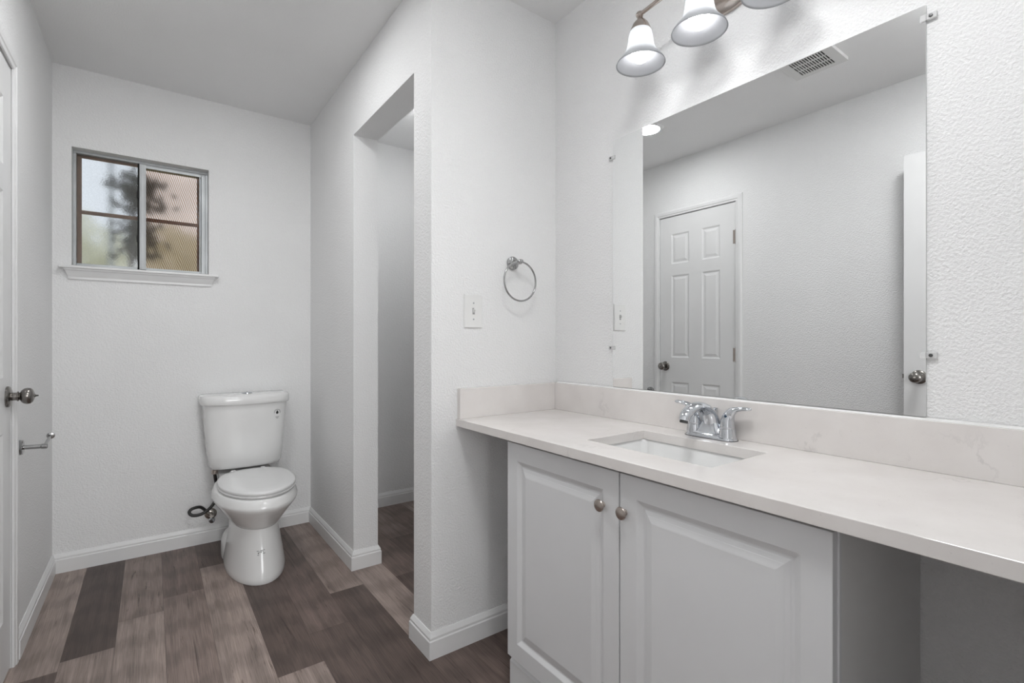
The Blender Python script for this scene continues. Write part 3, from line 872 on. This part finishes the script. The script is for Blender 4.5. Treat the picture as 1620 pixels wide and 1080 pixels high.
sink = thing('undermount_sink', 'white rectangular undermount sink set in the counter', 'sink', ((SXa + SXb) / 2, (SYa + SYb) / 2, .66))
bm = NB()
def sr_(i, z, r): return rrect(SXa - .006 + i, SXb + .006 - i, SYa - .006 + i, SYb + .006 - i, z, r)
loft(bm, [sr_(-.02, CZ0 - .014, .02), sr_(-.02, CZ0 - .0005, .02), sr_(0, CZ0 - .0005, .022), sr_(.004, CZ0 - .01, .022), sr_(.014, .71, .028), sr_(.026, .688, .035), sr_(.05, .681, .04), sr_(.10, .678, .02)], cap0=False)
for v in bm.verts: pass
sb = part('basin', bm, M['ceramic'], sink, smooth=True, angle=50)
md = sb.modifiers.new('wall_thickness', 'SOLIDIFY'); md.thickness = .006; md.offset = -1
bm = NB(); lathe(bm, [(.022, 0), (.022, .002), (.018, .003), (.017, .001)], (1.123, .813, .6785), seg=28)
part('drain', bm, M['chrome'], sink, smooth=True)

# faucet
FX, FY, FZ = 1.314, .817, CZ1
fau = thing('faucet', 'chrome two-handle centerset faucet behind the sink', 'faucet', (FX, FY, FZ))
def stadium(z, r, L, n_=14, dx=0):
    pts = []
    for k in range(n_ + 1):
        a = math.pi * k / n_
        pts.append((FX + dx + r * math.cos(a), FY + L + r * math.sin(a), z))
    for k in range(n_ + 1):
        a = math.pi + math.pi * k / n_
        pts.append((FX + dx + r * math.cos(a), FY - L + r * math.sin(a), z))
    return pts
bm = NB(); loft(bm, [stadium(FZ, .0262, .053), stadium(FZ + .003, .0265, .053), stadium(FZ + .010, .0235, .051), stadium(FZ + .016, .0200, .049), stadium(FZ + .020, .014, .047)])
part('base_plate', bm, M['chrome'], fau, smooth=True, angle=60)
bm = NB()   # gasket line
loft(bm, [stadium(FZ + .0001, .0272, .0533), stadium(FZ + .0014, .0272, .0533)])
part('gasket', bm, M['ink'], fau)
for s in (-1, 1):
    cy = FY + s * .0515
    bm = NB(); lathe(bm, [(.0245, .006), (.0235, .018), (.0215, .032), (.0212, .0335)], (FX, cy, FZ), seg=36)
    lathe(bm, [(.0195, .033), (.0195, .0355)], (FX, cy, FZ), seg=36)
    part('handle_base', bm, M['chrome'], fau, smooth=True)
    bm = NB()
    p = [(FX, cy, FZ + .035), (FX, cy - s * 0.0, FZ + .040), (FX, cy + s * .001, FZ + .055), (FX, cy + s * .005, FZ + .070), (FX, cy + s * .014, FZ + .082), (FX, cy + s * .028, FZ + .0895), (FX, cy + s * .044, FZ + .0925), (FX, cy + s * .060, FZ + .0935), (FX, cy + s * .0685, FZ + .0935)]
    r = [.0210, .0208, .0185, .0155, .0125, .0095, .0090, .0085, .004]
    fl = [(1, 1), (1, 1), (1, 1), (1, 1), (.95, 1), (.75, 1.05), (.62, 1.15), (.60, 1.2), (.60, 1.0)]
    q = catmull(p, 5)
    def lerp_list(L):
        out_ = []
        for i in range(len(L) - 1):
            for j in range(5):
                t = j / 5
                if isinstance(L[0], tuple): out_.append(tuple(a * (1 - t) + c_ * t for a, c_ in zip(L[i], L[i + 1])))
                else: out_.append(L[i] * (1 - t) + L[i + 1] * t)
        out_.append(L[-1]); return out_
    # up vector stays perpendicular to X so the blade is flat and wide along X
    tube(bm, q, lerp_list(r), 20, flat=[(b2, a2) for a2, b2 in lerp_list(fl)], up=(1, 0, 0))
    hd = part('handle', bm, M['chrome'], fau, smooth=True, angle=60)
    bm = NB(); lathe(bm, [(.0035, 0), (.0035, .0015), (.002, .002)], (FX - .0150, cy + s * .004, FZ + .069), (-1, 0, .25), seg=14)
    part('temperature_dot', bm, M['blue'] if s < 0 else M['screw'], hd, smooth=True)
bm = NB()   # spout: broad arch
p = [(FX + .012, FY, FZ + .012), (FX + .004, FY, FZ + .045), (FX - .018, FY, FZ + .078), (FX - .052, FY, FZ + .094), (FX - .090, FY, FZ + .092), (FX - .120, FY, FZ + .076), (FX - .129, FY, FZ + .060)]
r = [.026, .023, .0185, .016, .0155, .015, .0142]
fl = [(.85, 1.25), (.85, 1.25), (.80, 1.3), (.78, 1.3), (.80, 1.25), (.9, 1.1), (.95, 1.0)]
q = catmull(p, 5)
tube(bm, q, lerp_list(r), 24, flat=[(b2, a2) for a2, b2 in lerp_list(fl)], up=(0, 1, 0))
sp_ = part('spout', bm, M['chrome'], fau, smooth=True, angle=60)
bm = NB(); lathe(bm, [(.0115, 0), (.0115, .008), (.0105, .010)], (FX - .128, FY, FZ + .064), (-.25, 0, -1), seg=24)
part('aerator', bm, M['screw'], sp_, smooth=True)
bm = NB()   # saddle closing the arch below
loft(bm, [stadium(FZ + .016, .020, .026), stadium(FZ + .026, .017, .020), stadium(FZ + .05, .012, .012, dx=.001), stadium(FZ + .066, .008, .008, dx=-.006)])
part('spout_body', bm, M['chrome'], fau, smooth=True, angle=60)
bm = NB(); tube(bm, [(FX + .022, FY, FZ + .012), (FX + .024, FY, FZ + .072)], .0022, 10)
lathe(bm, [(.003, 0), (.0045, .006), (.0068, .013), (.0070, .016), (.003, .0175)], (FX + .024, FY, FZ + .068), seg=20)
part('lift_rod', bm, M['chrome'], fau, smooth=True)

# ------------------------------------------------------------------ mirror and clips
MY0, MY1, MZ0, MZ1 = .334, 1.236, .9435, 1.841
mir = thing('wall_mirror', 'large frameless wall mirror above the sink', 'mirror', (XM, (MY0 + MY1) / 2, MZ0))
bm = NB(); box(bm, XM - .006, XM - .0055, MY0, MY1, MZ0, MZ1)
part('silvered_face', bm, M['mirror'], mir)
bm = NB(); box(bm, XM - .0055, XM - .0005, MY0, MY1, MZ0, MZ1)
ge = plain('polished_glass_edge', (0.80, 0.82, 0.81), 0.15)
part('glass_edge', bm, ge, mir)
def mclip(y, z, s, label):
    c_ = thing('mirror_clip', label, 'mirror clip', (XM, y, z), 'clear mirror clips')
    bm = NB()
    box(bm, XM - .0085, XM - .0002, y + s * .001, y + s * .019, z - .007, z + .007) if s > 0 else box(bm, XM - .0085, XM - .0002, y + s * .019, y + s * .001, z - .007, z + .007)
    a, b_ = sorted((y + s * .001, y - s * .010))
    box(bm, XM - .0095, XM - .0066, a, b_, z - .007, z + .007)
    part('clip_body', bm, M['clip'], c_, bevel=.0015)
    bm = NB(); lathe(bm, [(.0038, 0), (.0036, .0015), (.002, .002)], (XM - .0085, y + s * .009, z), (-1, 0, 0), seg=16)
    part('screw', bm, M['screw'], c_, smooth=True)
mclip(MY0, 1.812, -1, "clear plastic clip at the mirror's upper right edge")
mclip(MY0, 1.078, -1, "clear plastic clip at the mirror's lower right edge")
mclip(MY1, 1.780, 1, "clear plastic clip at the mirror's upper left edge")
mclip(MY1, 1.085, 1, "clear plastic clip at the mirror's lower left edge")

# ------------------------------------------------------------------ vanity light, three bell shades
LXc = 1.226; LZ = 2.125
LY = [1.000, .797, .594]
vl = thing('vanity_light', 'brushed nickel three-light bar with white bell shades above the mirror', 'light fixture', (XM, LY[1], LZ))
bm = NB()   # wall canopy
pts = []
loft(bm, [[(XM - t, LY[1] + (.115 - e) * math.cos(2 * math.pi * k / 40), LZ + .005 + (.060 - e) * math.sin(2 * math.pi * k / 40)) for k in range(40)] for t, e in ((0, 0), (.012, 0), (.022, .008), (.028, .022), (.030, .040))])
part('canopy', bm, M['nickel'], vl, smooth=True)
bm = NB()
tube(bm, [(XM - .02, LY[1], LZ), (LXc, LY[1], LZ)], .0105, 16)
part('stub', bm, M['nickel'], vl, smooth=True)
bm = NB(); tube(bm, catmull([(LXc, LY[0] + .006, LZ), (LXc, LY[1], LZ + .012), (LXc, LY[2] - .006, LZ)], 12), .0062, 16)
lathe(bm, [(.003, -.011), (.0095, -.007), (.011, 0), (.0095, .007), (.003, .011)], (LXc, LY[0] + .004, LZ), (0, 1, 0), 20)
lathe(bm, [(.003, -.011), (.0095, -.007), (.011, 0), (.0095, .007), (.003, .011)], (LXc, LY[2] - .004, LZ), (0, 1, 0), 20)
part('bar', bm, M['nickel'], vl, smooth=True)
for y in LY:
    bm = NB(); lathe(bm, [(.006, -.006), (.008, -.014), (.016, -.022), (.024, -.032), (.030, -.046), (.031, -.052), (.028, -.053)], (LXc, y, LZ), seg=36)
    cup = part('socket_cup', bm, M['nickel'], vl, smooth=True)
    bm = NB()
    outer = [(.0275, -.048), (.033, -.056), (.0365, -.070), (.0390, -.090), (.0420, -.105), (.0480, -.120), (.0570, -.133), (.0655, -.142), (.0720, -.150), (.0745, -.156)]
    lathe(bm, outer, (LXc, y, LZ), seg=56, cap0=False, cap1=False)
    sh = part('shade', bm, M['shade'], vl, smooth=True, angle=80)
    md = sh.modifiers.new('glass_thickness', 'SOLIDIFY'); md.thickness = .0018; md.offset = -1
    bm = NB()
    prof = [(.013, -.050), (.013, -.072), (.0155, -.085), (.023, -.099)]
    for k in range(9):
        a = math.radians(-35 + k * 15.6); prof.append((.0285 * math.cos(math.radians(-35 + 125 * 0)) if False else .0285 * math.cos(math.radians(35 - 125 * (k + 1) / 9)), -.122 + .0285 * math.sin(math.radians(35 - 125 * (k + 1) / 9))))
    lathe(bm, prof, (LXc, y, LZ), seg=36)
    part('bulb', bm, M['bulb'], vl, smooth=True)

# ------------------------------------------------------------------ towel ring
RX, RZ = 1.140, 1.414
tr_ = thing('towel_ring', 'chrome towel ring on the wall beside the mirror', 'towel ring', (RX, YE, RZ))
bm = NB(); lathe(bm, [(.0255, 0), (.0265, .004), (.0255, .009), (.019, .012), (.011, .014), (.008, .020), (.0065, .034), (.0065, .040), (.0095, .043), (.0095, .053), (.0095, .056), (.006, .059), (.008, .061), (.007, .065), (.002, .067)], (RX, YE, RZ), (0, -1, 0), seg=36)
part('post', bm, M['chrome2'], tr_, smooth=True)
bm = NB(); tube(bm, [(RX + .003 + 0.0755 * math.sin(2 * math.pi * k / 72), YE - .050, RZ - .0745 + 0.0755 * math.cos(2 * math.pi * k / 72)) for k in range(72)], .0036, 14, closed=True)
part('ring', bm, M['chrome2'], tr_, smooth=True)

# ------------------------------------------------------------------ light switch
sw = thing('light_switch', 'white toggle light switch on the wall left of the towel ring', 'light switch', (.960, YE, 1.220))
bm = NB()
loft(bm, [[(.960 - .039 + i, YE - y, 1.220 - .062 + i), (.960 + .039 - i, YE - y, 1.220 - .062 + i), (.960 + .039 - i, YE - y, 1.220 + .062 - i), (.960 - .039 + i, YE - y, 1.220 + .062 - i)] for i, y in ((0, 0), (0, .0035), (.003, .006))])
part('wall_plate', bm, M['plate'], sw)
bm = NB(); box(bm, .955, .965, YE - .0064, YE - .0055, 1.208, 1.232)
part('toggle_slot', bm, plain('shadow_slot', (.35, .35, .35), .6), sw)
bm = NB(); loft(bm, [[(.9565, YE - .006, 1.214), (.9635, YE - .006, 1.214), (.9635, YE - .006, 1.226), (.9565, YE - .006, 1.226)], [(.957, YE - .017, 1.224), (.963, YE - .017, 1.224), (.963, YE - .015, 1.232), (.957, YE - .015, 1.232)]])
part('toggle', bm, M['plate'], sw, bevel=.0008)
for dz in (-.030, .030):
    bm = NB(); lathe(bm, [(.0032, 0), (.003, .001), (.001, .0012)], (.960, YE - .006, 1.220 + dz), (0, -1, 0), seg=14)
    part('screw', bm, M['alu'], sw, smooth=True)

# ------------------------------------------------------------------ ceiling fittings seen in the mirror, plus two added fill lights
def recessed(x, y, mat, label):
    rl = thing('recessed_light', label, 'ceiling light', (x, y, H))
    bm = NB(); lathe(bm, [(.073, .001), (.073, .005), (.092, .006), (.097, .001), (.097, -.0)], (x, y, H), (0, 0, -1), seg=48, cap0=False, cap1=False)
    part('trim_ring', bm, M['trim'], rl, smooth=True)
    bm = NB(); lathe(bm, [(.0735, .0005), (.0735, .0035), (.05, .0045)], (x, y, H), (0, 0, -1), seg=48)
    part('lens', bm, mat, rl, smooth=True)
recessed(.203, 1.996, M['led'], 'round recessed ceiling light glowing near the toilet, seen in mirror')
fl_ = thing('entry_fill_light', 'large round fill light added out of view by the entry door', 'ceiling light', (.42, .42, H))  # added lamp out of view, fills the entry and vanity nook
bm = NB(); lathe(bm, [(.185, 0), (.185, .018), (.176, .024)], (.42, .42, H), (0, 0, -1), seg=48, cap1=False)
part('light_base', bm, M['trim'], fl_, smooth=True)
bm = NB(); lathe(bm, [(.174, .020), (.160, .040), (.11, .052), (.03, .057)], (.42, .42, H), (0, 0, -1), seg=48)
part('lens', bm, M['entry_fill'], fl_, smooth=True)

cl_ = thing('closet_fill_light', 'small round fill light added out of view on the closet ceiling', 'ceiling light', (1.25, 2.50, H))  # added lamp hidden by the partition, brightens the closet
bm = NB(); lathe(bm, [(.085, 0), (.085, .012), (.078, .016)], (1.25, 2.50, H), (0, 0, -1), seg=40, cap1=False)
part('light_base', bm, M['trim'], cl_, smooth=True)
bm = NB(); lathe(bm, [(.077, .014), (.070, .030), (.045, .040), (.01, .043)], (1.25, 2.50, H), (0, 0, -1), seg=40)
part('lens', bm, M['closet_fill'], cl_, smooth=True)

fan = thing('exhaust_fan_grille', 'white slotted exhaust fan grille on the ceiling, seen in mirror', 'vent', (.215, 1.045, H))
fx0, fx1, fy0, fy1 = .088, .345, .932, 1.160
bm = NB()
sl = []
ny = 13
for k in range(ny):
    yy = .975 + k * .0115
    for a, b_ in ((.120, .166), (.172, .218), (.224, .270)):
        sl.append((a, b_, yy, yy + .0068))
wall_grid(bm, (fx0, fx1), (fy0, fy1), sl, lambda a, b_, t: (a, b_, t), H - .016, H - .013)
part('grille_face', bm, M['bone'], fan)
bm = NB()
for (a, b_, c_, e) in ((fx0, fx1, fy0, fy0 + .003), (fx0, fx1, fy1 - .003, fy1), (fx0, fx0 + .003, fy0 + .003, fy1 - .003), (fx1 - .003, fx1, fy0 + .003, fy1 - .003)):
    box(bm, a, b_, c_, e, H - .013, H - .0002)
part('grille_rim', bm, M['bone'], fan)
bm = NB(); box(bm, .105, .285, .955, 1.140, H - .004, H - .001)  # near-black sheet stands in for the shade behind the slots
part('duct_shade_sheet', bm, M['darkgap'], fan)
